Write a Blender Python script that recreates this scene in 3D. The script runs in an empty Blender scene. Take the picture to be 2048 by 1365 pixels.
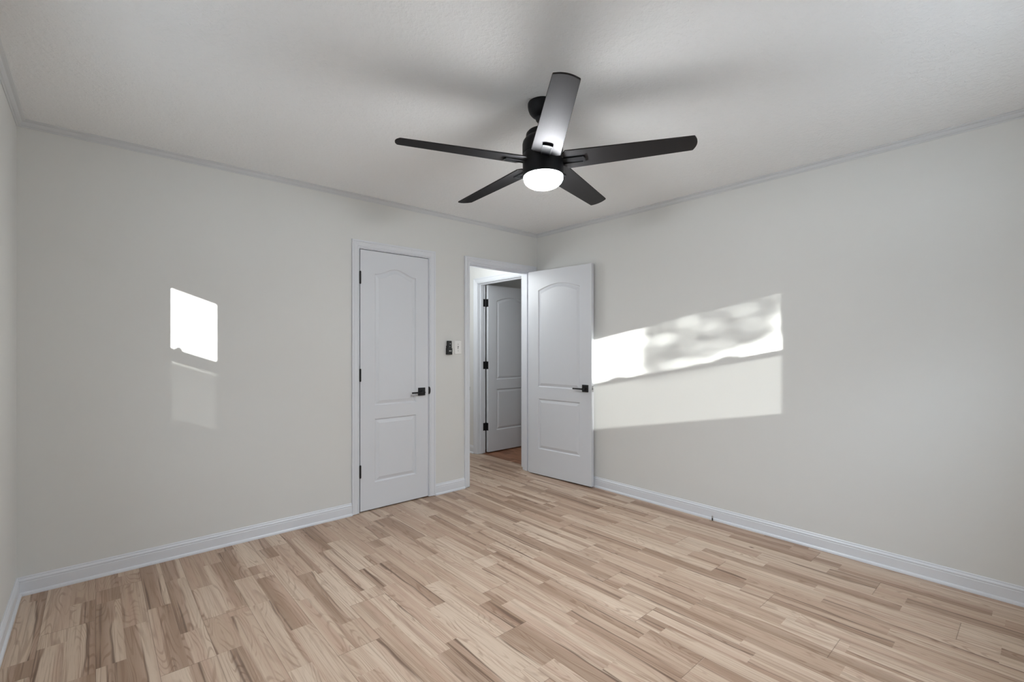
import bpy, bmesh, math, random
from mathutils import Vector, Matrix, noise as mnoise

S = bpy.context.scene
COL = S.collection
R = math.radians

# ------------------------------------------------------------------ camera
cam_d = bpy.data.cameras.new('camera')
cam_d.sensor_width = 36.0
cam_d.lens = 941.0 / 2048.0 * 36.0
cam_d.shift_y = 13.2 / 2048.0
cam_d.clip_start = 0.02
cam = bpy.data.objects.new('camera', cam_d)
cam.location = (0, 0, 1.275)
cam.rotation_euler = (R(90), 0, R(-41.495))
COL.objects.link(cam)
S.camera = cam

# ------------------------------------------------------------------ colour management
S.view_settings.view_transform = 'Standard'
S.view_settings.look = 'None'
S.view_settings.gamma = 1.0
S.view_settings.exposure = -0.17
S.view_settings.use_curve_mapping = False
S.cycles.max_bounces = 14
S.cycles.diffuse_bounces = 10
S.cycles.glossy_bounces = 6
S.cycles.transparent_max_bounces = 12
S.cycles.sample_clamp_indirect = 6.0

# ------------------------------------------------------------------ sky
W = bpy.data.worlds.new('sky')
S.world = W
W.use_nodes = True
bg = W.node_tree.nodes['Background']
bg.inputs[1].default_value = 31.0
# overcast-like sky : dim at the horizon, bright overhead
wt = W.node_tree
tc_ = wt.nodes.new('ShaderNodeTexCoord'); sx_ = wt.nodes.new('ShaderNodeSeparateXYZ'); cr_ = wt.nodes.new('ShaderNodeValToRGB')
wt.links.new(tc_.outputs['Generated'], sx_.inputs[0]); wt.links.new(sx_.outputs[2], cr_.inputs[0]); wt.links.new(cr_.outputs[0], bg.inputs[0])
e_ = cr_.color_ramp.elements
SKYC = (0.88, 0.97, 1.12)
e_[0].position = 0.0; e_[0].color = tuple(0.16 * c for c in SKYC) + (1,)
e_[1].position = 1.0; e_[1].color = tuple(1.6 * c for c in SKYC) + (1,)
for p_, v_ in ((0.30, 0.22), (0.55, 0.9)):
    q_ = e_.new(p_); q_.color = tuple(v_ * c for c in SKYC) + (1,)

# ------------------------------------------------------------------ sun (low, through the two windows)
SUN = Vector((0.53, 1.0, -0.196)).normalized()
sun_d = bpy.data.lights.new('sun', 'SUN')
sun_d.energy = 45.0
sun_d.angle = R(0.53)
sun_d.color = (1.0, 0.985, 0.96)
sun = bpy.data.objects.new('sun', sun_d)
sun.rotation_euler = SUN.to_track_quat('-Z', 'Y').to_euler()
sun.location = (-6, -12, 6)
COL.objects.link(sun)

# room numbers (metres)
XL, XR, YB, YF, H = -0.305, 3.428, 3.484, -0.30, 2.444
T = 0.116


def portal(loc, rot, sx, sy):
    d = bpy.data.lights.new('window_portal', 'AREA')
    d.shape = 'RECTANGLE'; d.size = sx; d.size_y = sy
    d.cycles.is_portal = True
    o = bpy.data.objects.new('window_portal', d)
    o.location = loc; o.rotation_euler = rot
    COL.objects.link(o)


portal((2.19, YF - T - 0.02, 1.54), (R(90), 0, 0), 0.98, 0.95)
portal((XL - T - 0.02, 1.94, 1.5), (R(90), 0, R(-90)), 0.66, 0.9)

# hallway ceiling light (the fitting itself is out of view)
hl = bpy.data.lights.new('hall_light', 'POINT')
hl.energy = 19.0; hl.shadow_soft_size = 0.22; hl.color = (0.95, 0.99, 1.0)
hlo = bpy.data.objects.new('hall_light', hl)
hlo.location = (2.62, 3.93, 1.98)
COL.objects.link(hlo)


# ================================================================== helpers
def tag(o, label=None, cat=None, group=None, kind=None):
    if label: o['label'] = label
    if cat: o['category'] = cat
    if group: o['group'] = group
    if kind: o['kind'] = kind
    return o


def obj(name, bm, mat, parent=None, smooth=False, bevel=0.0, seg=2, autosmooth=None):
    bmesh.ops.remove_doubles(bm, verts=bm.verts, dist=1e-6)
    bmesh.ops.recalc_face_normals(bm, faces=bm.faces)
    me = bpy.data.meshes.new(name)
    bm.to_mesh(me); bm.free()
    if mat: me.materials.append(mat)
    if smooth:
        for p in me.polygons: p.use_smooth = True
    o = bpy.data.objects.new(name, me)
    COL.objects.link(o)
    if parent: o.parent = parent
    if bevel > 0:
        m = o.modifiers.new('bevel', 'BEVEL')
        m.width = bevel; m.segments = seg; m.limit_method = 'ANGLE'; m.angle_limit = R(40)
    if autosmooth is not None:
        for e in me.edges:
            pass
        try:
            me.set_sharp_from_angle(angle=R(autosmooth))
        except Exception:
            pass
    return o


def empty(name, loc, rz=0):
    o = bpy.data.objects.new(name, None)
    o.empty_display_size = 0.1
    o.location = loc; o.rotation_euler = (0, 0, rz)
    COL.objects.link(o)
    return o


def box(bm, x0, y0, z0, x1, y1, z1, M=None):
    v = [(x, y, z) for x in (x0, x1) for y in (y0, y1) for z in (z0, z1)]
    vs = [bm.verts.new(M @ Vector(p) if M else p) for p in v]
    for f in ((0, 1, 3, 2), (4, 6, 7, 5), (0, 4, 5, 1), (2, 3, 7, 6), (0, 2, 6, 4), (1, 5, 7, 3)):
        bm.faces.new([vs[i] for i in f])


def lathe(bm, prof, n=48, c=(0, 0, 0)):
    """prof: (r, z) pairs; closed with caps where r == 0"""
    rings = []
    for r, z in prof:
        if r < 1e-6:
            rings.append([bm.verts.new((c[0], c[1], c[2] + z))])
        else:
            rings.append([bm.verts.new((c[0] + r * math.cos(2 * math.pi * i / n), c[1] + r * math.sin(2 * math.pi * i / n), c[2] + z)) for i in range(n)])
    for a, b in zip(rings, rings[1:]):
        for i in range(n):
            j = (i + 1) % n
            if len(a) == 1 and len(b) == 1: continue
            if len(a) == 1: bm.faces.new((a[0], b[i], b[j]))
            elif len(b) == 1: bm.faces.new((a[i], a[j], b[0]))
            else: bm.faces.new((a[i], a[j], b[j], b[i]))


def cyl(bm, p0, p1, r, n=20):
    p0, p1 = Vector(p0), Vector(p1)
    d = (p1 - p0); L = d.length
    q = d.to_track_quat('Z', 'Y').to_matrix().to_4x4()
    M = Matrix.Translation(p0) @ q
    a = [bm.verts.new(M @ Vector((r * math.cos(2 * math.pi * i / n), r * math.sin(2 * math.pi * i / n), 0))) for i in range(n)]
    b = [bm.verts.new(M @ Vector((r * math.cos(2 * math.pi * i / n), r * math.sin(2 * math.pi * i / n), L))) for i in range(n)]
    for i in range(n):
        j = (i + 1) % n
        bm.faces.new((a[i], a[j], b[j], b[i]))
    bm.faces.new(a[::-1]); bm.faces.new(b)


def sweep(bm, path, prof, frame, closed_prof=True):
    """path: list of (point, mitre scale vectors) ; frame(i) -> (origin, U, V); prof list of (u, v)"""
    rings = []
    for i in range(len(path)):
        o, U, V = frame(i)
        rings.append([bm.verts.new(o + U * u + V * v) for u, v in prof])
    n = len(prof)
    for a, b in zip(rings, rings[1:]):
        for i in range(n):
            j = (i + 1) % n
            bm.faces.new((a[i], a[j], b[j], b[i]))
    bm.faces.new(rings[0]); bm.faces.new(rings[-1][::-1])


# ================================================================== materials
class NT:
    def __init__(s, name):
        s.m = bpy.data.materials.new(name)
        s.m.use_nodes = True
        s.t = s.m.node_tree
        s.b = s.t.nodes['Principled BSDF']
        s.out = s.t.nodes['Material Output']

    def n(s, k, **kw):
        nd = s.t.nodes.new(k)
        for a, v in kw.items(): setattr(nd, a, v)
        return nd

    def set(s, sock, v):
        if hasattr(v, 'is_linked') or isinstance(v, bpy.types.NodeSocket): s.t.links.new(v, sock)
        else: sock.default_value = v

    def math(s, op, a, b=None, c=None, clamp=False):
        nd = s.n('ShaderNodeMath', operation=op, use_clamp=clamp)
        s.set(nd.inputs[0], a)
        if b is not None: s.set(nd.inputs[1], b)
        if c is not None: s.set(nd.inputs[2], c)
        return nd.outputs[0]

    def add(s, a, b): return s.math('ADD', a, b)
    def sub(s, a, b): return s.math('SUBTRACT', a, b)
    def mul(s, a, b): return s.math('MULTIPLY', a, b)
    def floor(s, a): return s.math('FLOOR', a)

    def smooth(s, x, a, b, lo=0.0, hi=1.0):
        nd = s.n('ShaderNodeMapRange', interpolation_type='SMOOTHSTEP')
        s.set(nd.inputs[0], x); s.set(nd.inputs[1], a); s.set(nd.inputs[2], b)
        nd.inputs[3].default_value = lo; nd.inputs[4].default_value = hi
        return nd.outputs[0]

    def xyz(s, x, y, z):
        nd = s.n('ShaderNodeCombineXYZ')
        for i, v in enumerate((x, y, z)): s.set(nd.inputs[i], v)
        return nd.outputs[0]

    def noise(s, vec, scale=1.0, detail=2.0, rough=0.5, dist=0.0):
        nd = s.n('ShaderNodeTexNoise')
        s.set(nd.inputs['Vector'], vec)
        nd.inputs['Scale'].default_value = scale; nd.inputs['Detail'].default_value = detail
        nd.inputs['Roughness'].default_value = rough; nd.inputs['Distortion'].default_value = dist
        return nd.outputs['Fac']

    def mix(s, f, a, b):
        nd = s.n('ShaderNodeMix', data_type='RGBA')
        s.set(nd.inputs[0], f)
        for sock, v in ((nd.inputs[6], a), (nd.inputs[7], b)):
            if isinstance(v, tuple): sock.default_value = v if len(v) == 4 else v + (1,)
            else: s.t.links.new(v, sock)
        return nd.outputs[2]

    def coord(s):
        tc = s.n('ShaderNodeTexCoord')
        sp = s.n('ShaderNodeSeparateXYZ')
        s.t.links.new(tc.outputs['Object'], sp.inputs[0])
        return tc.outputs['Object'], sp.outputs[0], sp.outputs[1], sp.outputs[2]

    def bump(s, h, strength, dist=0.002):
        nd = s.n('ShaderNodeBump')
        nd.inputs['Strength'].default_value = strength; nd.inputs['Distance'].default_value = dist
        s.t.links.new(h, nd.inputs['Height'])
        s.t.links.new(nd.outputs[0], s.b.inputs['Normal'])


def plain(name, col, rough=0.5, metal=0.0, spec=0.5, var=0.03, bump=0.0, bscale=300.0, coat=0.0):
    k = NT(name)
    v, x, y, z = k.coord()
    f = k.noise(v, 9.0, 3.0)
    a = tuple(c * (1 - var) for c in col); b = tuple(min(1, c * (1 + var)) for c in col)
    k.t.links.new(k.mix(f, a, b), k.b.inputs['Base Color'])
    k.b.inputs['Roughness'].default_value = rough
    k.b.inputs['Metallic'].default_value = metal
    k.b.inputs['Specular IOR Level'].default_value = spec
    k.b.inputs['Coat Weight'].default_value = coat
    if bump > 0: k.bump(k.noise(v, bscale, 3.0), bump, 0.001)
    return k.m


M_wall = plain('wall_paint', (0.668, 0.669, 0.653), 0.55, spec=0.3, var=0.008, bump=0.12, bscale=180)
M_hallwall = plain('hall_paint', (0.70, 0.70, 0.69), 0.55, spec=0.3, var=0.008)
M_trim = plain('trim_white_paint', (0.685, 0.705, 0.745), 0.32, spec=0.45, var=0.008)
M_door = plain('door_white_paint', (0.655, 0.675, 0.712), 0.36, spec=0.45, var=0.008, bump=0.05, bscale=240)
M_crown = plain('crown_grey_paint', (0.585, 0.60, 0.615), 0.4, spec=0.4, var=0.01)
M_black = plain('black_metal', (0.008, 0.008, 0.009), 0.42, spec=0.4)
M_fan = plain('fan_black_metal', (0.008, 0.008, 0.009), 0.45, spec=0.15)
M_steel = plain('latch_steel', (0.45, 0.45, 0.46), 0.35, metal=0.8)
M_plate = plain('switch_plastic', (0.80, 0.80, 0.79), 0.35)
M_grey = plain('grey_plastic', (0.22, 0.22, 0.23), 0.4)
M_white = plain('button_white', (0.85, 0.85, 0.86), 0.4)
M_vinyl = plain('window_vinyl', (0.80, 0.80, 0.79), 0.4)
M_bark = plain('bark', (0.10, 0.07, 0.05), 0.8, var=0.3)
M_leaf = plain('leaf_green', (0.05, 0.11, 0.03), 0.5, var=0.3)
M_bounce_ground = plain('pale_bounce_ground', (0.42, 0.42, 0.42), 0.9, var=0.08)  # unseen ground, its pale tone invented to bounce daylight into the room
M_dark = plain('bath_paint', (0.75, 0.75, 0.74), 0.6)


def ceiling_mat():
    k = NT('ceiling_texture_paint')
    v, x, y, z = k.coord()
    k.b.inputs['Base Color'].default_value = (0.835, 0.85, 0.862, 1)
    k.b.inputs['Roughness'].default_value = 0.75
    k.b.inputs['Specular IOR Level'].default_value = 0.2
    a = k.noise(v, 46.0, 4.0, 0.6)
    b = k.noise(v, 140.0, 3.0, 0.6, 0.6)
    h = k.add(k.smooth(a, 0.42, 0.68), k.mul(b, 0.55))
    k.bump(h, 0.42, 0.0035)
    return k.m


def floor_mat(name, tint=(1, 1, 1), pale=0.0):
    k = NT(name)
    v, x, y, z = k.coord()
    u = k.mul(x, 1 / 0.1875)
    kk = k.floor(u)
    fu = k.sub(u, kk)
    vv = k.mul(k.sub(k.sub(y, 2.267), k.mul(k.sub(kk, 1.0), 0.333)), 1 / 1.335)
    r = k.floor(vv)
    fv = k.sub(vv, r)
    s = k.math('GREATER_THAN', fu, 0.5)
    fs = k.math('FRACT', k.mul(fu, 2.0))
    wn0 = k.n('ShaderNodeTexWhiteNoise', noise_dimensions='3D')
    k.t.links.new(k.xyz(kk, r, 3.3), wn0.inputs['Vector'])
    t = k.add(k.mul(fv, 2.15), k.add(k.mul(s, 0.55), k.mul(wn0.outputs['Value'], 0.45)))
    seg = k.floor(t)
    fseg = k.math('FRACT', t)
    wn = k.n('ShaderNodeTexWhiteNoise', noise_dimensions='3D')
    k.t.links.new(k.xyz(k.add(k.mul(kk, 2.0), s), k.add(k.mul(r, 7.0), seg), 0.7), wn.inputs['Vector'])
    sp = k.n('ShaderNodeSeparateColor')
    k.t.links.new(wn.outputs['Color'], sp.inputs[0])
    h1, h2, h3 = sp.outputs[0], sp.outputs[1], sp.outputs[2]
    h0 = wn.outputs['Value']
    px = k.add(x, k.mul(h1, 37.0)); py = k.add(y, k.mul(h2, 53.0)); pz = k.mul(h3, 19.0)
    flip = k.math('GREATER_THAN', h2, 0.5)
    lx = k.math('ABSOLUTE', k.sub(flip, fs))
    # heartwood region with a wandering edge
    n1 = k.noise(k.xyz(k.mul(px, 4.0), k.mul(py, 0.9), pz), 1.0, 3.0, 0.55)
    d = k.add(lx, k.mul(k.sub(n1, 0.5), 1.4))
    thr = k.add(0.16, k.mul(h0, 1.32))
    dd = k.sub(d, thr)
    heart = k.smooth(dd, -0.02, 0.06)
    deep = k.smooth(dd, 0.02, 0.5)
    # cathedral figure : contour lines of a stretched noise
    g = k.noise(k.xyz(k.mul(px, 12.0), k.mul(py, 1.15), pz), 1.0, 1.2, 0.4, 0.35)
    ln = k.smooth(k.math('SINE', k.mul(g, 125.0)), 0.25, 1.0)
    brk = k.noise(k.xyz(k.mul(px, 26.0), k.mul(py, 3.5), pz), 1.0, 2.0)
    ln = k.mul(ln, k.smooth(brk, 0.36, 0.62))
    # straight grain : thin lines along the board
    th = k.noise(k.xyz(k.mul(px, 85.0), k.mul(py, 1.3), pz), 1.0, 2.0, 0.5)
    thin = k.smooth(th, 0.52, 0.66)
    fine = k.noise(k.xyz(k.mul(px, 300.0), k.mul(py, 9.0), pz), 1.0, 3.0, 0.6)
    # long mineral streaks, mostly in or beside the heartwood
    st = k.noise(k.xyz(k.mul(px, 44.0), k.mul(py, 1.0), pz), 1.0, 2.0, 0.5)
    streak = k.mul(k.smooth(st, 0.60, 0.72), k.add(0.22, k.mul(heart, 0.78)))
    edge = k.mul(k.smooth(k.math('ABSOLUTE', k.sub(dd, 0.03)), 0.09, 0.0), k.smooth(st, 0.44, 0.60))
    # broad tonal drift inside a strip
    dr = k.noise(k.xyz(k.mul(px, 24.0), k.mul(py, 0.6), k.add(pz, 5.0)), 1.0, 2.0)

    cream = (0.585 * tint[0], 0.460 * tint[1], 0.355 * tint[2])
    tan = (0.445 * tint[0], 0.320 * tint[1], 0.234 * tint[2])
    pink = (0.455 * tint[0], 0.306 * tint[1], 0.228 * tint[2])
    brown = (0.250 * tint[0], 0.153 * tint[1], 0.099 * tint[2])
    dark = (0.095 * tint[0], 0.052 * tint[1], 0.032 * tint[2])
    base = k.mix(k.smooth(k.add(k.mul(h3, 0.55), k.mul(dr, 0.75)), 0.38, 0.92), cream, tan)
    base = k.mix(k.mul(k.smooth(dr, 0.44, 0.68), 0.55), base, pink)
    hw = k.mix(deep, k.mix(0.55, brown, pink), brown)
    base = k.mix(k.mul(heart, 0.66), base, hw)
    base = k.mix(k.mul(ln, k.add(0.46, k.mul(heart, 0.34))), base, brown)
    base = k.mix(k.mul(thin, k.add(0.36, k.mul(heart, 0.30))), base, brown)
    base = k.mix(k.mul(streak, 0.72), base, dark)
    base = k.mix(k.mul(edge, 0.75), base, dark)
    base = k.mix(k.mul(k.smooth(fine, 0.5, 0.8), 0.35), base, brown)
    # small dark knots
    vo = k.n('ShaderNodeTexVoronoi')
    k.t.links.new(k.xyz(k.mul(px, 4.2), k.mul(py, 2.2), pz), vo.inputs['Vector'])
    vo.inputs['Scale'].default_value = 1.0
    kn = k.mul(k.smooth(vo.outputs['Distance'], 0.055, 0.015), k.math('GREATER_THAN', h1, 0.35))
    base = k.mix(k.mul(kn, 0.85), base, dark)
    # joints between planks (bevelled hairline)
    ex = k.math('MINIMUM', fu, k.sub(1.0, fu))
    ey = k.math('MINIMUM', fv, k.sub(1.0, fv))
    jl = k.math('MAXIMUM', k.smooth(ex, 0.009, 0.003), k.smooth(ey, 0.0016, 0.0006))
    base = k.mix(k.mul(jl, 0.5), base, dark)
    k.t.links.new(base, k.b.inputs['Base Color'])
    k.b.inputs['Roughness'].default_value = 0.42
    k.b.inputs['Specular IOR Level'].default_value = 0.35
    hgt = k.sub(k.mul(fine, 0.15), jl)
    k.bump(hgt, 0.25, 0.0012)
    return k.m


def blade_mat():
    """black wood-grain foil with a faint satin sheen"""
    k = NT('fan_blade_foil')
    v, x, y, z = k.coord()
    gr = k.noise(k.xyz(k.mul(x, 7.0), k.mul(y, 260.0), z), 1.0, 3.0, 0.6)
    di = k.n('ShaderNodeBsdfDiffuse')
    k.t.links.new(k.mix(gr, (0.006, 0.006, 0.0065), (0.012, 0.0115, 0.012)), di.inputs[0])
    gl = k.n('ShaderNodeBsdfGlossy'); gl.inputs['Roughness'].default_value = 0.49
    gl.inputs[0].default_value = (1.0, 0.98, 1.0, 1)
    lw = k.n('ShaderNodeLayerWeight'); lw.inputs[0].default_value = 0.5
    f = k.math('MULTIPLY_ADD', k.math('POWER', lw.outputs['Facing'], 3.0), 0.006, 0.036)
    mx = k.n('ShaderNodeMixShader')
    k.t.links.new(f, mx.inputs[0]); k.t.links.new(di.outputs[0], mx.inputs[1]); k.t.links.new(gl.outputs[0], mx.inputs[2])
    k.t.links.new(mx.outputs[0], k.out.inputs[0])
    return k.m


M_blade = blade_mat()
M_ceil = ceiling_mat()
M_floor = floor_mat('plank_floor')
M_bathfloor = floor_mat('bath_plank_floor', (0.62, 0.38, 0.27))


def glass_mat():
    k = NT('window_glass')
    tr = k.n('ShaderNodeBsdfTransparent'); tr.inputs[0].default_value = (0.95, 0.97, 0.96, 1)
    gl = k.n('ShaderNodeBsdfGlossy'); gl.inputs['Roughness'].default_value = 0.02
    lw = k.n('ShaderNodeLayerWeight'); lw.inputs[0].default_value = 0.5
    fr = k.n('ShaderNodeMath', operation='MULTIPLY_ADD')
    k.t.links.new(k.math('POWER', lw.outputs['Facing'], 5.0), fr.inputs[0]); fr.inputs[1].default_value = 0.6; fr.inputs[2].default_value = 0.03
    mx = k.n('ShaderNodeMixShader')
    k.t.links.new(fr.outputs[0], mx.inputs[0]); k.t.links.new(tr.outputs[0], mx.inputs[1]); k.t.links.new(gl.outputs[0], mx.inputs[2])
    k.t.links.new(mx.outputs[0], k.out.inputs[0])
    return k.m


def screen_mat(name, open_):
    k = NT(name)
    v, x, y, z = k.coord()
    tr = k.n('ShaderNodeBsdfTransparent')
    di = k.n('ShaderNodeBsdfDiffuse'); di.inputs[0].default_value = (0.06, 0.06, 0.06, 1)
    mx = k.n('ShaderNodeMixShader')
    w = k.math('SINE', k.mul(k.add(x, y), 420.0))
    k.t.links.new(k.math('MULTIPLY_ADD', w, open_ * 0.14, open_), mx.inputs[0])
    k.t.links.new(di.outputs[0], mx.inputs[1]); k.t.links.new(tr.outputs[0], mx.inputs[2])
    k.t.links.new(mx.outputs[0], k.out.inputs[0])
    return k.m


def globe_mat():
    k = NT('lit_opal_glass')
    e = k.n('ShaderNodeEmission')
    e.inputs[0].default_value = (0.965, 1.0, 1.025, 1); e.inputs[1].default_value = 265.0
    k.t.links.new(e.outputs[0], k.out.inputs[0])
    return k.m


M_glass = glass_mat()
M_globe = globe_mat()
M_screen_a = screen_mat('shade_insect_screen', 0.085)  # insect screen with extra density standing in for an unseen shrub's shade
M_screen_b = screen_mat('insect_screen', 0.285)


# ================================================================== room shell
def structure(name, bm, mat, **kw):
    return tag(obj(name, bm, mat, **kw), kind='structure')


bm = bmesh.new(); box(bm, -0.6, -0.6, -0.12, 3.475, 5.5, 0.0); structure('floor', bm, M_floor)
bm = bmesh.new(); box(bm, 3.475, 3.4, -0.12, 5.6, 5.5, 0.0); structure('floor_bathroom', bm, M_bathfloor)
bm = bmesh.new(); box(bm, -0.6, -0.6, H, 5.6, 5.5, H + 0.14); structure('ceiling', bm, M_ceil)

CL0, CL1, CLZ = 1.517, 2.129, 2.038           # closet opening between jamb faces
EN0, EN1, ENZ = 2.565, 3.333, 2.044           # bedroom doorway
HD0, HD1, HDZ = 3.70, 4.474, 2.036            # doorway off the hall (along Y)
J = 0.018                                     # jamb board thickness


def wall_holes(x0, x1, z1, holes, put):
    """strip a wall from x0..x1, 0..z1 with rectangular holes (a, b, za, zb)"""
    c = x0
    for a, b, za, zb in holes:
        if a > c: put(c, a, 0, z1)
        if za > 0: put(a, b, 0, za)
        if zb < z1: put(a, b, zb, z1)
        c = b
    if c < x1: put(c, x1, 0, z1)


bm = bmesh.new()
wall_holes(XL - T, XR + T, H, [(CL0 - J, CL1 + J, 0, CLZ + J), (EN0 - J, EN1 + J, 0, ENZ + J)],
           lambda a, b, za, zb: box(bm, a, YB, za, b, YB + T, zb))
structure('wall_back', bm, M_wall)
bm = bmesh.new(); box(bm, XR, YF - T, 0, XR + T, YB, H); structure('wall_right', bm, M_wall)
# left wall with window 1, front wall (behind the camera) with window 2
W1 = (1.612, 2.263, 1.055, 1.945)
W2 = (1.70, 2.675, 1.082, 1.992)
bm = bmesh.new()
wall_holes(YF, YB, H, [W1], lambda a, b, za, zb: box(bm, XL - T, a, za, XL, b, zb))
structure('wall_left', bm, M_wall)
bm = bmesh.new()
wall_holes(XL - T, XR, H, [W2], lambda a, b, za, zb: box(bm, a, YF - T, za, b, YF, zb))
structure('wall_front', bm, M_wall)
# hallway, closet and bathroom shells
HX = 3.41
bm = bmesh.new()
wall_holes(YB + T, 5.3, H, [(HD0 - J, HD1 + J, 0, HDZ + J)], lambda a, b, za, zb: box(bm, HX, a, za, HX + T, b, zb))
structure('wall_hall_right', bm, M_hallwall)
bm = bmesh.new(); box(bm, 2.30, YB + T, 0, 2.40, 5.3, H); structure('wall_hall_left', bm, M_hallwall)
bm = bmesh.new(); box(bm, 1.1, 5.3, 0, 5.3, 5.42, H); structure('wall_hall_end', bm, M_hallwall)
bm = bmesh.new(); box(bm, 1.1, YB + T, 0, 1.2, 5.3, H); structure('wall_closet_left', bm, M_hallwall)
bm = bmesh.new(); box(bm, HX + T + 0.02, YB - 0.02, 0, 5.3, YB + 0.10, H); structure('wall_bath_near', bm, M_dark)
bm = bmesh.new(); box(bm, 5.18, YB + 0.10, 0, 5.3, 5.3, H); structure('wall_bath_right', bm, M_dark)
bm = bmesh.new(); box(bm, HX + T, 4.62, 0, 5.18, 4.72, H); structure('wall_bath_far', bm, M_dark)


# ------------------------------------------------------------------ skirting and crown
BASE = [(0, 0), (0.021, 0), (0.021, 0.006), (0.0195, 0.0115), (0.0165, 0.0155), (0.0125, 0.018), (0.0125, 0.066), (0.0105, 0.0685), (0.0105, 0.072),
        (0.0125, 0.0745), (0.0115, 0.079), (0.0085, 0.083), (0.006, 0.0855), (0.006, 0.091), (0.0035, 0.0945), (0, 0.0945)]
CROWN = [(0, -0.034), (0.004, -0.034), (0.006, -0.029), (0.012, -0.026), (0.018, -0.019), (0.022, -0.011), (0.030, -0.008), (0.036, -0.004), (0.036, 0), (0, 0)]


def run(name, a, b, inward, prof, z, mat, ends=(0, 0)):
    """moulding from a to b (xy) ; inward = room-side normal ; ends: mitre slope at each end (+1 lengthen the room side)"""
    bm = bmesh.new()
    a, b = Vector(a), Vector(b)
    d = (b - a).normalized(); nn = Vector(inward)
    ra = [bm.verts.new((*(a + nn * u - d * u * ends[0]), z + w)) for u, w in prof]
    rb = [bm.verts.new((*(b + nn * u + d * u * ends[1]), z + w)) for u, w in prof]
    n = len(prof)
    for i in range(n):
        j = (i + 1) % n
        bm.faces.new((ra[i], ra[j], rb[j], rb[i]))
    bm.faces.new(ra); bm.faces.new(rb[::-1])
    return structure(name, bm, mat)


CW = 0.058
CO = 0.005
run('baseboard_back', (XL, YB), (CL0 - CO - CW, YB), (0, -1), BASE, 0, M_trim, (-1, 0))
run('baseboard_back_middle', (CL1 + CO + CW, YB), (EN0 - CO - CW, YB), (0, -1), BASE, 0, M_trim)
run('baseboard_right', (XR, YF), (XR, YB), (-1, 0), BASE, 0, M_trim, (-1, -1))
run('baseboard_left', (XL, YF), (XL, YB), (1, 0), BASE, 0, M_trim, (-1, -1))
run('baseboard_front', (XL, YF), (XR, YF), (0, 1), BASE, 0, M_trim, (-1, -1))
run('baseboard_hall', (HX, HD1 + CO + CW), (HX, 5.3), (-1, 0), BASE, 0, M_trim)
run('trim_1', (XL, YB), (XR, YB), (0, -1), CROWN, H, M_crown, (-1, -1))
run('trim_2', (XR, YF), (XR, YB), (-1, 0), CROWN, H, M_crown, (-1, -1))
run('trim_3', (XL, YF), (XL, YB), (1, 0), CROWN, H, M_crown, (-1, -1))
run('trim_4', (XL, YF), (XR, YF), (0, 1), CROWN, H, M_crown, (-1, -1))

# ------------------------------------------------------------------ door casings and jambs
CAS = [(0, 0), (0, 0.008), (0.002, 0.010), (0.008, 0.010), (0.011, 0.0075), (0.014, 0.0105), (0.030, 0.0135), (0.040, 0.0150), (0.043, 0.0135),
       (0.046, 0.0165), (0.054, 0.0175), (0.0575, 0.0165), (0.058, 0.014), (0.058, 0)]


def casing(name, P, a, b, zt, rightw=CW):
    """P(s, out, z) maps along-wall, out-of-wall, height to a point ; opening a..b"""
    bm = bmesh.new()
    a -= CO; b += CO; zt += CO
    k = rightw / CW
    rings = [[bm.verts.new(P(a - u, t, 0.004)) for u, t in CAS],
             [bm.verts.new(P(a - u, t, zt + u)) for u, t in CAS],
             [bm.verts.new(P(b + u * k, t, zt + u)) for u, t in CAS],
             [bm.verts.new(P(b + u * k, t, 0.004)) for u, t in CAS]]
    n = len(CAS)
    for r0, r1 in zip(rings, rings[1:]):
        for i in range(n):
            j = (i + 1) % n
            bm.faces.new((r0[i], r0[j], r1[j], r1[i]))
    bm.faces.new(rings[0]); bm.faces.new(rings[-1])
    return structure(name, bm, M_trim)


casing('trim_5', lambda s, o, z: (s, YB - o, z), CL0, CL1, CLZ)
casing('trim_6', lambda s, o, z: (s, YB - o, z), EN0, EN1, ENZ, 0.072)
casing('trim_7', lambda s, o, z: (HX - o, s, z), HD0, HD1, HDZ)


def jamb(name, P, a, b, zt, stop):
    """jamb boards lining an opening plus a door stop at depth stop (from the room face)"""
    bm = bmesh.new()

    def pb(s0, s1, o0, o1, z0, z1):
        p = [P(s, o, z) for s in (s0, s1) for o in (o0, o1) for z in (z0, z1)]
        vs = [bm.verts.new(q) for q in p]
        for f in ((0, 1, 3, 2), (4, 6, 7, 5), (0, 4, 5, 1), (2, 3, 7, 6), (0, 2, 6, 4), (1, 5, 7, 3)):
            bm.faces.new([vs[i] for i in f])
    e = 0.0005
    pb(a - J + e, a, -0.0005, T + 0.0005, 0.003, zt)
    pb(b, b + J - e, -0.0005, T + 0.0005, 0.003, zt)
    pb(a - J + e, b + J - e, -0.0005, T + 0.0005, zt, zt + J - e)
    s0, s1 = stop
    pb(a, a + 0.011, s0, s1, 0.003, zt)
    pb(b - 0.011, b, s0, s1, 0.003, zt)
    pb(a + 0.011, b - 0.011, s0, s1, zt - 0.011, zt)
    return structure(name, bm, M_trim)


jamb('trim_8', lambda s, o, z: (s, YB + o, z), CL0, CL1, CLZ, (0.042, 0.075))
en_jamb = jamb('trim_9', lambda s, o, z: (s, YB + o, z), EN0, EN1, ENZ, (0.040, 0.075))
jamb('trim_10', lambda s, o, z: (HX + o, s, z), HD0, HD1, HDZ, (0.040, 0.075))


# ================================================================== panel doors
def arch(u, hgt):
    return hgt * (0.5 - 0.5 * math.cos(2 * math.pi * min(max(u, 0), 1))) ** ARCH


ARCH = 1.0      # wide doors use a rounder arch
STEPS = [(0.0, 0.0), (0.003, 0.0045), (0.008, 0.0090), (0.013, 0.0095), (0.017, 0.0080), (0.034, 0.0022), (0.036, 0.0010)]


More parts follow.
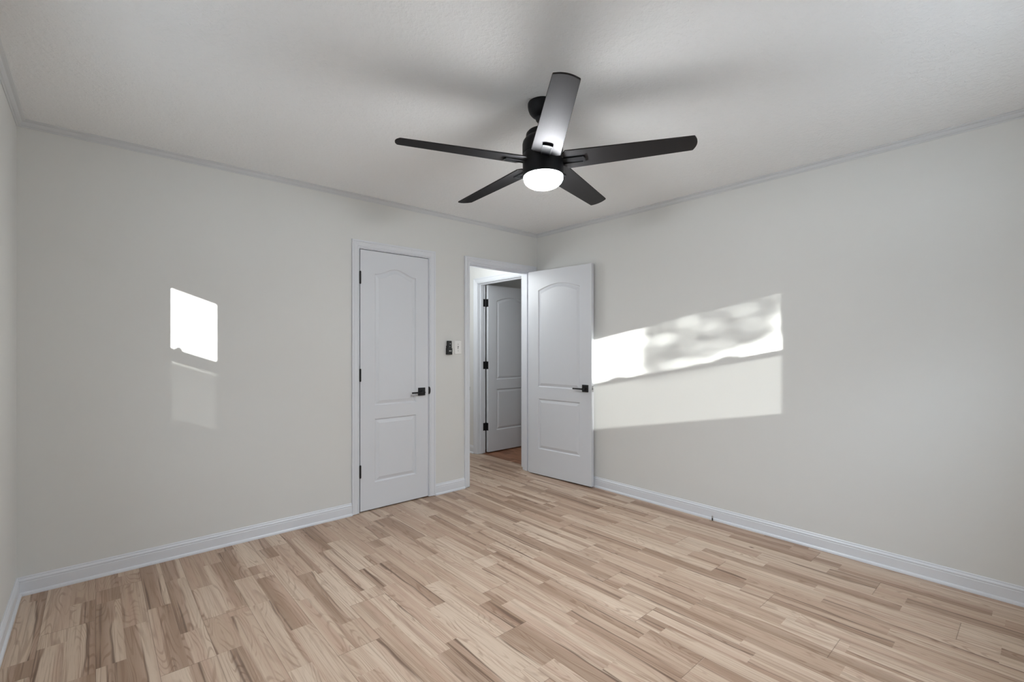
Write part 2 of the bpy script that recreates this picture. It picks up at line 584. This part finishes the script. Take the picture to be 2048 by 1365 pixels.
def leaf(bm, w, th, z0, z1, stile, panels, N=28):
    """door leaf: x 0..w, y 0..th (both faces moulded), z z0..z1. panels: (zb, zs, arch_height)"""
    x0, x1 = stile, w - stile
    xs = [x0 + (x1 - x0) * i / N for i in range(N + 1)]
    for face in (0, 1):
        def P(x, dep, z):
            return bm.verts.new((x, dep if face == 0 else th - dep, z))

        def quad(*pts):
            bm.faces.new([P(x, 0, z) for x, z in pts])
        zlist = [z0]
        levels = []
        for zb, zs, ah in panels: levels.append((zb, zs, ah))
        # stiles, split at panel heights
        cuts = [z0]
        for zb, zs, ah in panels: cuts += [zb, zs]
        cuts.append(z1)
        for a, b in zip(cuts, cuts[1:]):
            quad((0, a), (x0, a), (x0, b), (0, b))
            quad((x1, a), (w, a), (w, b), (x1, b))
        # rails as strips
        lower = [z0] * (N + 1)
        for zb, zs, ah in panels:
            for i in range(N):
                quad((xs[i], lower[i]), (xs[i + 1], lower[i + 1]), (xs[i + 1], zb), (xs[i], zb))
            lower = [zs + arch(i / N, ah) for i in range(N + 1)]
        for i in range(N):
            quad((xs[i], lower[i]), (xs[i + 1], lower[i + 1]), (xs[i + 1], z1), (xs[i], z1))
        # moulded panels
        for zb, zs, ah in panels:
            loops = []
            for d, dep in STEPS:
                k = [x0 + d + (x1 - x0 - 2 * d) * i / N for i in range(N + 1)]
                top = [(k[i], zs - d + arch(i / N, ah)) for i in range(N + 1)]
                bot = [(k[i], zb + d) for i in range(N + 1)]
                loops.append([P(x, dep, z) for x, z in bot] + [P(x, dep, z) for x, z in reversed(top)])
            n = len(loops[0])
            for A, B in zip(loops, loops[1:]):
                for i in range(n):
                    j = (i + 1) % n
                    bm.faces.new((A[i], A[j], B[j], B[i]))
            L = loops[-1]
            for i in range(N):
                bm.faces.new((L[i], L[i + 1], L[n - 2 - i], L[n - 1 - i]))
    # edges
    for a, b in (((0, z0), (0, z1)), ((w, z0), (w, z1)), ((0, z0), (w, z0)), ((0, z1), (w, z1))):
        bm.faces.new([bm.verts.new(p) for p in ((a[0], 0, a[1]), (b[0], 0, b[1]), (b[0], th, b[1]), (a[0], th, a[1]))])


def lever_handle(parent, x, z, y, side, point):
    """square rose and lever ; side = -1 the face looking to -y ; point = -1 lever towards -x"""
    bm = bmesh.new()
    a, b = sorted((y, y + side * 0.009))
    box(bm, x - 0.033, a, z - 0.033, x + 0.033, b, z + 0.033)
    rose = obj('door_handle', bm, M_black, parent, bevel=0.002)
    rose['label'] = 'black square lever handle'
    bm = bmesh.new()
    zl = z - 0.004
    cyl(bm, (x, y + side * 0.009, zl), (x, y + side * 0.050, zl), 0.0115)
    a, b = sorted((y + side * 0.036, y + side * 0.050))
    xa, xb = sorted((x - point * 0.010, x + point * 0.112))
    box(bm, xa, a, zl - 0.0065, xb, b, zl + 0.0065)
    obj('lever', bm, M_black, rose, bevel=0.0025)
    return rose


def barrel(bm, x, y, zc, r=0.006, hh=0.047):
    cyl(bm, (x, y, zc - hh), (x, y, zc + hh), r, 14)
    for s in (-1, 1): cyl(bm, (x, y, zc + s * (hh + 0.003)), (x, y, zc + s * hh), r * 0.7, 12)
    for q in (-0.4, 0, 0.4): cyl(bm, (x, y, zc + q * hh - 0.0006), (x, y, zc + q * hh + 0.0006), r * 1.03, 14)


HZ = (0.319, 1.062, 1.815)
PANELS = [(0.217, 0.714, 0.0), (0.819, 1.855, 0.052)]
PANELS_W = [(0.267, 0.767, 0.0), (0.885, 1.847, 0.052)]

# closet door (closed) : local x 0 at the hinge edge, front face at local y 0
d1 = bmesh.new(); wc = CL1 - CL0 - 0.0095
leaf(d1, wc, 0.035, 0.010, CLZ - 0.0055, 0.1185, PANELS)
door1 = obj('door_1', d1, M_door); door1.location = (CL0 + 0.006, YB - 0.0015, 0)
tag(door1, kind='structure')
for z in HZ:
    bm = bmesh.new(); barrel(bm, -0.002, -0.0055, z, 0.0068)
    box(bm, -0.0042, -0.002, z - 0.044, 0.0, 0.0, z + 0.044)
    obj('hinge', bm, M_black, door1)
lever_handle(door1, wc - 0.066, 0.904, 0.0, -1, -1)
bm = bmesh.new()      # latch strike lip curling over the jamb edge
n = 14
vs0, vs1 = [], []
for i in range(n + 1):
    a = -math.pi / 2 + math.pi * i / n
    vs0.append(bm.verts.new((CL1 + 0.0005 + 0.0135 * math.cos(a) , YB - 0.0118, 0.910 + 0.032 * math.sin(a))))
    vs1.append(bm.verts.new((CL1 + 0.0005 + 0.0135 * math.cos(a) , YB + 0.004, 0.910 + 0.032 * math.sin(a))))
bm.faces.new(vs0); bm.faces.new(vs1[::-1])
for i in range(n): bm.faces.new((vs0[i], vs0[i + 1], vs1[i + 1], vs1[i]))
bm.faces.new((vs0[0], vs1[0], vs1[n], vs0[n]))
sp_ = obj('strike_plate', bm, M_black, bpy.data.objects['trim_8'])
sp_['label'] = 'black latch strike lip'

ARCH = 0.5
# bedroom door, open about 85 degrees towards the right wall
TH = 0.035
door2 = bmesh.new(); we = 0.760
leaf(door2, we, TH, 0.012, ENZ - 0.004, 0.1285, PANELS_W)
door2 = obj('door_2', door2, M_door)
ang = R(5.0)
# local +x runs from hinge to free edge ; local y 0 face looks into the room (-X), y TH faces wall
dirv = Vector((math.sin(ang), -math.cos(ang), 0))
nrm = Vector((math.cos(ang), math.sin(ang), 0))     # from visible face to back face
door2.matrix_world = Matrix(((dirv.x, nrm.x, 0, 3.3285 - nrm.x * TH + dirv.x * 0.003), (dirv.y, nrm.y, 0, 3.4755 - nrm.y * TH + dirv.y * 0.003), (0, 0, 1, 0), (0, 0, 0, 1)))
tag(door2, kind='structure')
lever_handle(door2, we - 0.066, 0.901, 0.0, -1, -1)
for i, z in enumerate(HZ):
    bm = bmesh.new(); barrel(bm, -0.003, TH + 0.002, z, 0.0062)
    box(bm, -0.0025, 0.004, z - 0.044, 0.0, TH, z + 0.044)
    obj('hinge', bm, M_black if i == 2 else M_steel, door2)
bm = bmesh.new()
box(bm, we, TH / 2 - 0.0125, 0.900 - 0.028, we + 0.0015, TH / 2 + 0.0125, 0.900 + 0.028)
lp = obj('latch_plate', bm, M_steel, door2); lp['label'] = 'silver latch plate on the door edge'
bm = bmesh.new()
box(bm, we + 0.001, TH / 2 - 0.007, 0.900 - 0.010, we + 0.011, TH / 2 + 0.007, 0.900 + 0.010)
obj('latch_bolt', bm, M_steel, lp, bevel=0.002)
bm = bmesh.new(); box(bm, EN0, YB + 0.004, 0.872, EN0 + 0.0015, YB + 0.032, 0.930); box(bm, EN0 - 0.004, YB - 0.0025, 0.885, EN0 + 0.0015, YB + 0.006, 0.917)
s2 = obj('strike_plate', bm, M_black, en_jamb); s2['label'] = 'black strike plate'

# hall door, open into the dark room beyond : runs towards +X at Y 4.437
door3 = bmesh.new()
leaf(door3, 0.755, TH, 0.014, HDZ - 0.005, 0.1285, PANELS_W)
door3 = obj('door_3', door3, M_door)
door3.location = (HX + T + 0.018, HD1 - 0.002 - TH, 0)
tag(door3, kind='structure')
for z in HZ:
    bm = bmesh.new()
    barrel(bm, -0.008, TH + 0.002, z, 0.0065)
    box(bm, -0.0025, 0.0, z - 0.046, 0.0, TH, z + 0.046)
    box(bm, -0.054, TH + 0.0003, z - 0.046, -0.008, TH + 0.0035, z + 0.046)
    obj('hinge', bm, M_black, door3)


# ================================================================== windows
def window(name, P, a, b, za, zb, ap, rails, mid, screen, locks, depth=0.065):
    """P(s, d, z): along wall, depth outward from inner face, height. aperture ap = (a0, a1)."""
    w = bmesh.new()

    def pb(bm, s0, s1, d0, d1, z0, z1):
        p = [P(s, d, z) for s in (s0, s1) for d in (d0, d1) for z in (z0, z1)]
        vs = [bm.verts.new(q) for q in p]
        for f in ((0, 1, 3, 2), (4, 6, 7, 5), (0, 4, 5, 1), (2, 3, 7, 6), (0, 2, 6, 4), (1, 5, 7, 3)):
            bm.faces.new([vs[i] for i in f])
    d0, d1 = depth - 0.012, depth + 0.012
    lo, hi = rails
    e = 0.0006
    pb(w, a + e, ap[0], d0, d1, za + e, zb - e); pb(w, ap[1], b - e, d0, d1, za + e, zb - e)
    pb(w, ap[0], ap[1], d0, d1, za + e, lo); pb(w, ap[0], ap[1], d0, d1, hi, zb - e)
    o = structure(name, w, M_vinyl)
    r = bmesh.new(); pb(r, ap[0], ap[1], d0 - 0.004, d1, mid[0], mid[1])
    rail = obj('meeting_rail', r, M_vinyl, o)
    for s, ww in locks:
        l = bmesh.new(); pb(l, s - ww, s + ww, d0 - 0.004, d1 - 0.01, mid[1], mid[1] + 0.012)
        pb(l, s - ww * 0.35, s + ww * 0.35, d0 - 0.004, d1 - 0.01, mid[1] + 0.012, mid[1] + 0.020)
        obj('sash_lock', l, M_vinyl, rail)
    for z0, z1 in ((lo, mid[0]), (mid[1], hi)):
        g = bmesh.new(); pb(g, ap[0], ap[1], depth + 0.002, depth + 0.003, z0, z1)
        obj('pane', g, M_glass, o)
    s_ = bmesh.new(); pb(s_, ap[0], ap[1], depth + 0.013, depth + 0.0133, lo, mid[0])
    obj('insect_screen', s_, screen, o)
    return o


win1 = window('window_1', lambda s, d, z: (XL - d, s, z), W1[0], W1[1], W1[2], W1[3], (1.655, 2.22), (1.10, 1.898), (1.455, 1.533), M_screen_a, [(2.085, 0.022)])
win2 = window('window_2', lambda s, d, z: (s, YF - d, z), W2[0], W2[1], W2[2], W2[3], (1.75, 2.6255), (1.13, 1.945), (1.52, 1.558), M_screen_b, [(1.92, 0.045), (2.43, 0.045)])


# ================================================================== ceiling fan
FX, FY = 1.5985, 1.5905
fan = empty('ceiling_fan', (FX, FY, H))
tag(fan, 'black five-blade ceiling fan with a lit round white light in the middle of the ceiling', 'ceiling fan')
bm = bmesh.new()
lathe(bm, [(0, -0.0005), (0.066, -0.0005), (0.068, -0.004), (0.068, -0.016), (0.066, -0.030), (0.060, -0.046), (0.050, -0.058), (0.040, -0.066), (0.034, -0.070), (0.031, -0.073), (0.029, -0.082), (0.024, -0.088), (0.016, -0.091), (0.0, -0.091)])
obj('canopy', bm, M_fan, fan, smooth=True, autosmooth=50)
TILT = Matrix.Translation((0, 0, -0.080)) @ Matrix.Rotation(math.atan(0.0386), 4, Vector((-1, 0.205, 0)).normalized()) @ Matrix.Translation((0, 0, 0.080))
bm = bmesh.new(); lathe(bm, [(0, -0.080), (0.0125, -0.080), (0.0125, -0.150), (0, -0.150)], 24)
obj('downrod', bm, M_fan, fan, smooth=True, autosmooth=50).matrix_local = TILT
bm = bmesh.new()
lathe(bm, [(0, -0.132), (0.022, -0.132), (0.030, -0.134), (0.058, -0.136), (0.070, -0.140), (0.077, -0.148), (0.079, -0.160), (0.0795, -0.170), (0.086, -0.176), (0.093, -0.186), (0.0962, -0.198), (0.0968, -0.240), (0.0955, -0.2445), (0.0, -0.2445)])
obj('motor_housing', bm, M_fan, fan, smooth=True, autosmooth=35).matrix_local = TILT
bm = bmesh.new()
lathe(bm, [(0, -0.2455), (0.094, -0.2455), (0.0968, -0.249), (0.0968, -0.352), (0.0955, -0.355), (0.0945, -0.356), (0.0, -0.356)])
obj('light_housing', bm, M_fan, fan, smooth=True, autosmooth=35).matrix_local = TILT
bm = bmesh.new()
gp = [(0, -0.3562), (0.0925, -0.3562), (0.0932, -0.358), (0.0932, -0.364)]
for i in range(1, 13):
    a = math.pi / 2 * i / 12
    gp.append((0.0932 * math.cos(a), -0.364 - 0.049 * math.sin(a)))
gp[-1] = (0, gp[-1][1])
lathe(bm, gp)
gl = obj('light_globe', bm, M_globe, fan, smooth=True)
gl.matrix_local = TILT
gl['label'] = 'glowing white opal glass globe'

PITCH = R(11.33)


def blade_outline():
    """root to tip along +x : widest at the hub, narrowing to a bowed tip"""
    w0, w1, r0, r1 = 0.068, 0.049, 0.100, 0.690
    c = r1 - 0.0165
    pts = [(r0, -0.050), (r0 + 0.014, -w0), (c - 0.004, -w1)]
    for i in range(0, 13):
        t = -1 + 2 * i / 12
        pts.append((r1 - 0.0145 * t * t, (w1 - 0.001) * t))
    pts += [(c - 0.004, w1), (r0 + 0.014, w0), (r0, 0.050)]
    return pts


def make_blade(deg):
    bm = bmesh.new()
    pts = blade_outline()
    t = 0.0065
    lo = [bm.verts.new((x, y, -t / 2)) for x, y in pts]
    up = [bm.verts.new((x, y, t / 2)) for x, y in pts]
    bm.faces.new(lo[::-1]); bm.faces.new(up)
    for i in range(len(pts)):
        j = (i + 1) % len(pts)
        bm.faces.new((lo[i], lo[j], up[j], up[i]))
    b = obj('blade', bm, M_blade, fan, bevel=0.0012)
    # clockwise edge raised
    b.matrix_local = TILT @ Matrix.Translation((0, 0, -0.2865)) @ Matrix.Rotation(R(deg), 4, 'Z') @ Matrix.Rotation(-PITCH, 4, 'X')
    k = bmesh.new()
    # bracket foot : low plate with a raised rim and a bowed end cap
    box(k, 0.085, -0.022, -0.0062, 0.194, 0.022, -t / 2)
    for y0, y1 in ((-0.022, -0.0175), (0.0175, 0.022)): box(k, 0.085, y0, -0.0105, 0.192, y1, -0.0062)
    n = 10
    fr = [(0.190, -0.024)] + [(0.196 + 0.005 * (1 - (-1 + 2 * i / n) ** 2), -0.024 + 0.048 * i / n) for i in range(n + 1)] + [(0.190, 0.024)]
    lo = [k.verts.new((x, y, -0.0125)) for x, y in fr]; up = [k.verts.new((x, y, -t / 2)) for x, y in fr]
    k.faces.new(lo[::-1]); k.faces.new(up)
    for i in range(len(fr)):
        j = (i + 1) % len(fr)
        k.faces.new((lo[i], lo[j], up[j], up[i]))
    obj('blade_bracket', k, M_fan, b, bevel=0.0012)
    return b


for q in range(5): make_blade(15.5 + 72 * q)

# ================================================================== things on the wall
# fan remote in its wall cradle
RX, RZ = 2.330, 1.2755
cr = bmesh.new()
box(cr, RX - 0.0235, YB - 0.006, RZ - 0.056, RX + 0.0235, YB, RZ + 0.016)
box(cr, RX - 0.0258, YB - 0.027, RZ - 0.060, RX - 0.0236, YB, RZ - 0.006)
box(cr, RX + 0.0236, YB - 0.027, RZ - 0.060, RX + 0.0258, YB, RZ - 0.006)
box(cr, RX - 0.0258, YB - 0.027, RZ - 0.062, RX + 0.0258, YB, RZ - 0.057)
holder = tag(obj('remote_holder', cr, M_black, bevel=0.0015), 'black wall cradle holding the fan remote between the two doorways', 'holder')
rb_ = bmesh.new()
box(rb_, RX - 0.0232, YB - 0.026, RZ - 0.0565, RX + 0.0232, YB - 0.0065, RZ + 0.059)
remote = tag(obj('remote_control', rb_, M_black, bevel=0.006, seg=4), 'small black remote control standing in its wall cradle left of the light switch', 'remote control')
for (dx, dz, rr, m, nm) in ((0.004, 0.034, 0.0055, M_grey, 'grey round button'), (-0.003, -0.030, 0.0042, M_white, 'white button'), (0.0105, -0.030, 0.0042, M_white, 'white button'), (0.0, 0.008, 0.0045, M_grey, 'grey round button')):
    k = bmesh.new(); cyl(k, (RX + dx, YB - 0.0255, RZ + dz), (RX + dx, YB - 0.028, RZ + dz), rr, 18)
    o = obj('button', k, m, remote); o['label'] = nm

# light switch
SX, SZ = 2.4325, 1.2755
sw = empty('light_switch', (SX, YB, SZ))
tag(sw, 'white toggle light switch plate beside the open bedroom doorway', 'light switch')
k = bmesh.new()
a = [(-0.039, 0, -0.060), (0.039, 0, -0.060), (0.039, 0, 0.060), (-0.039, 0, 0.060)]
b = [(-0.034, -0.006, -0.055), (0.034, -0.006, -0.055), (0.034, -0.006, 0.055), (-0.034, -0.006, 0.055)]
va = [k.verts.new(p) for p in a]; vb = [k.verts.new(p) for p in b]
k.faces.new(va[::-1]); k.faces.new(vb)
for i in range(4): k.faces.new((va[i], va[(i + 1) % 4], vb[(i + 1) % 4], vb[i]))
obj('cover_plate', k, M_plate, sw)
k = bmesh.new(); box(k, -0.0055, -0.0072, -0.013, 0.0055, -0.0055, 0.013); obj('switch_slot', k, M_grey, sw)
k = bmesh.new(); box(k, -0.0042, -0.018, -0.0095, 0.0042, -0.004, 0.0035, Matrix.Rotation(R(18), 4, 'X')); obj('toggle', k, M_plate, sw, bevel=0.001)
for s in (-1, 1):
    k = bmesh.new(); cyl(k, (0, -0.0055, s * 0.030), (0, -0.0072, s * 0.030), 0.0034, 14); obj('screw', k, M_grey, sw)

# cable stub at the skirting of the right wall
cs = empty('cable_connector', (3.402, 1.618, 0.0))
tag(cs, 'tiny dark cable stub with a metal tip poking up at the right wall baseboard', 'cable')
k = bmesh.new(); cyl(k, (0, 0, 0.0), (0, 0, 0.020), 0.0042, 14); obj('cable', k, M_black, cs)
k = bmesh.new(); cyl(k, (0, 0, 0.020), (0, 0, 0.034), 0.0052, 6); cyl(k, (0, 0, 0.034), (0, 0, 0.040), 0.0016, 8); obj('metal_tip', k, M_steel, cs)

# ================================================================== outside : pale bounce ground and a young tree that dapples the sun
bm = bmesh.new(); box(bm, -16, -18, -0.6, -0.6, 6, -0.5); box(bm, -0.6, -18, -0.6, 6, -0.9, -0.5)
structure('ground', bm, M_bounce_ground)
random.seed(4)
TT = 9.0
DV = Vector((0.53, 1.0, -0.196))


def shade(y, z, t=TT):
    """the point t along the sun's path before it would reach the right wall at (y, z)"""
    return Vector((XR, y, z)) - DV * t


G = -0.5
base = shade(0.93, 1.3); base.z = G
tree = empty('young_tree', base)
tag(tree, 'young leafy tree standing on the pale ground outside the window', 'tree')
k = bmesh.new()
top = shade(0.93, 1.75) - base
cyl(k, (0, 0, 0), top, 0.020, 10)
for (ya, za, yb, zb) in ((0.93, 1.35, 1.9, 1.62), (0.93, 1.45, 1.5, 1.75), (0.93, 1.40, 2.1, 1.40), (0.93, 1.5, 1.2, 1.8)):
    cyl(k, shade(ya, za) - base, shade(yb, zb) - base, 0.006, 6)
obj('trunk', k, M_bark, tree)


def low_edge(y):
    pts = [(1.05, 1.56), (1.15, 1.47), (1.22, 1.34), (1.36, 1.28), (1.73, 1.185), (2.0, 1.10), (2.30, 0.95)]
    for (a, b), (c, d) in zip(pts, pts[1:]):
        if a <= y <= c: return b + (d - b) * (y - a) / (c - a)
    return 9


k = bmesh.new()
n = 0
while n < 2050:
    y = random.uniform(1.04, 2.25) + random.gauss(0, 0.045); z = random.uniform(1.0, 1.78)
    if z < low_edge(y) + random.gauss(-0.012, 0.045): continue
    dn = mnoise.noise(Vector((y * 4.0, z * 9.0 + y * 3.0, 2.0)))
    if random.random() > 0.80 + 0.22 * dn: continue
    n += 1
    p = shade(y, z, TT + random.uniform(-0.35, 0.35)) - base
    q = Matrix.Rotation(random.uniform(0, 6.28), 4, 'Z') @ Matrix.Rotation(random.uniform(0.5, 2.4), 4, 'X')
    l = random.uniform(0.022, 0.034); ww = l * 0.5
    vs = [k.verts.new(p + q @ Vector(c)) for c in ((-l, 0, 0), (0, ww, 0.004), (l, 0, 0), (0, -ww, 0.004))]
    k.faces.new(vs)
obj('foliage', k, M_leaf, tree)
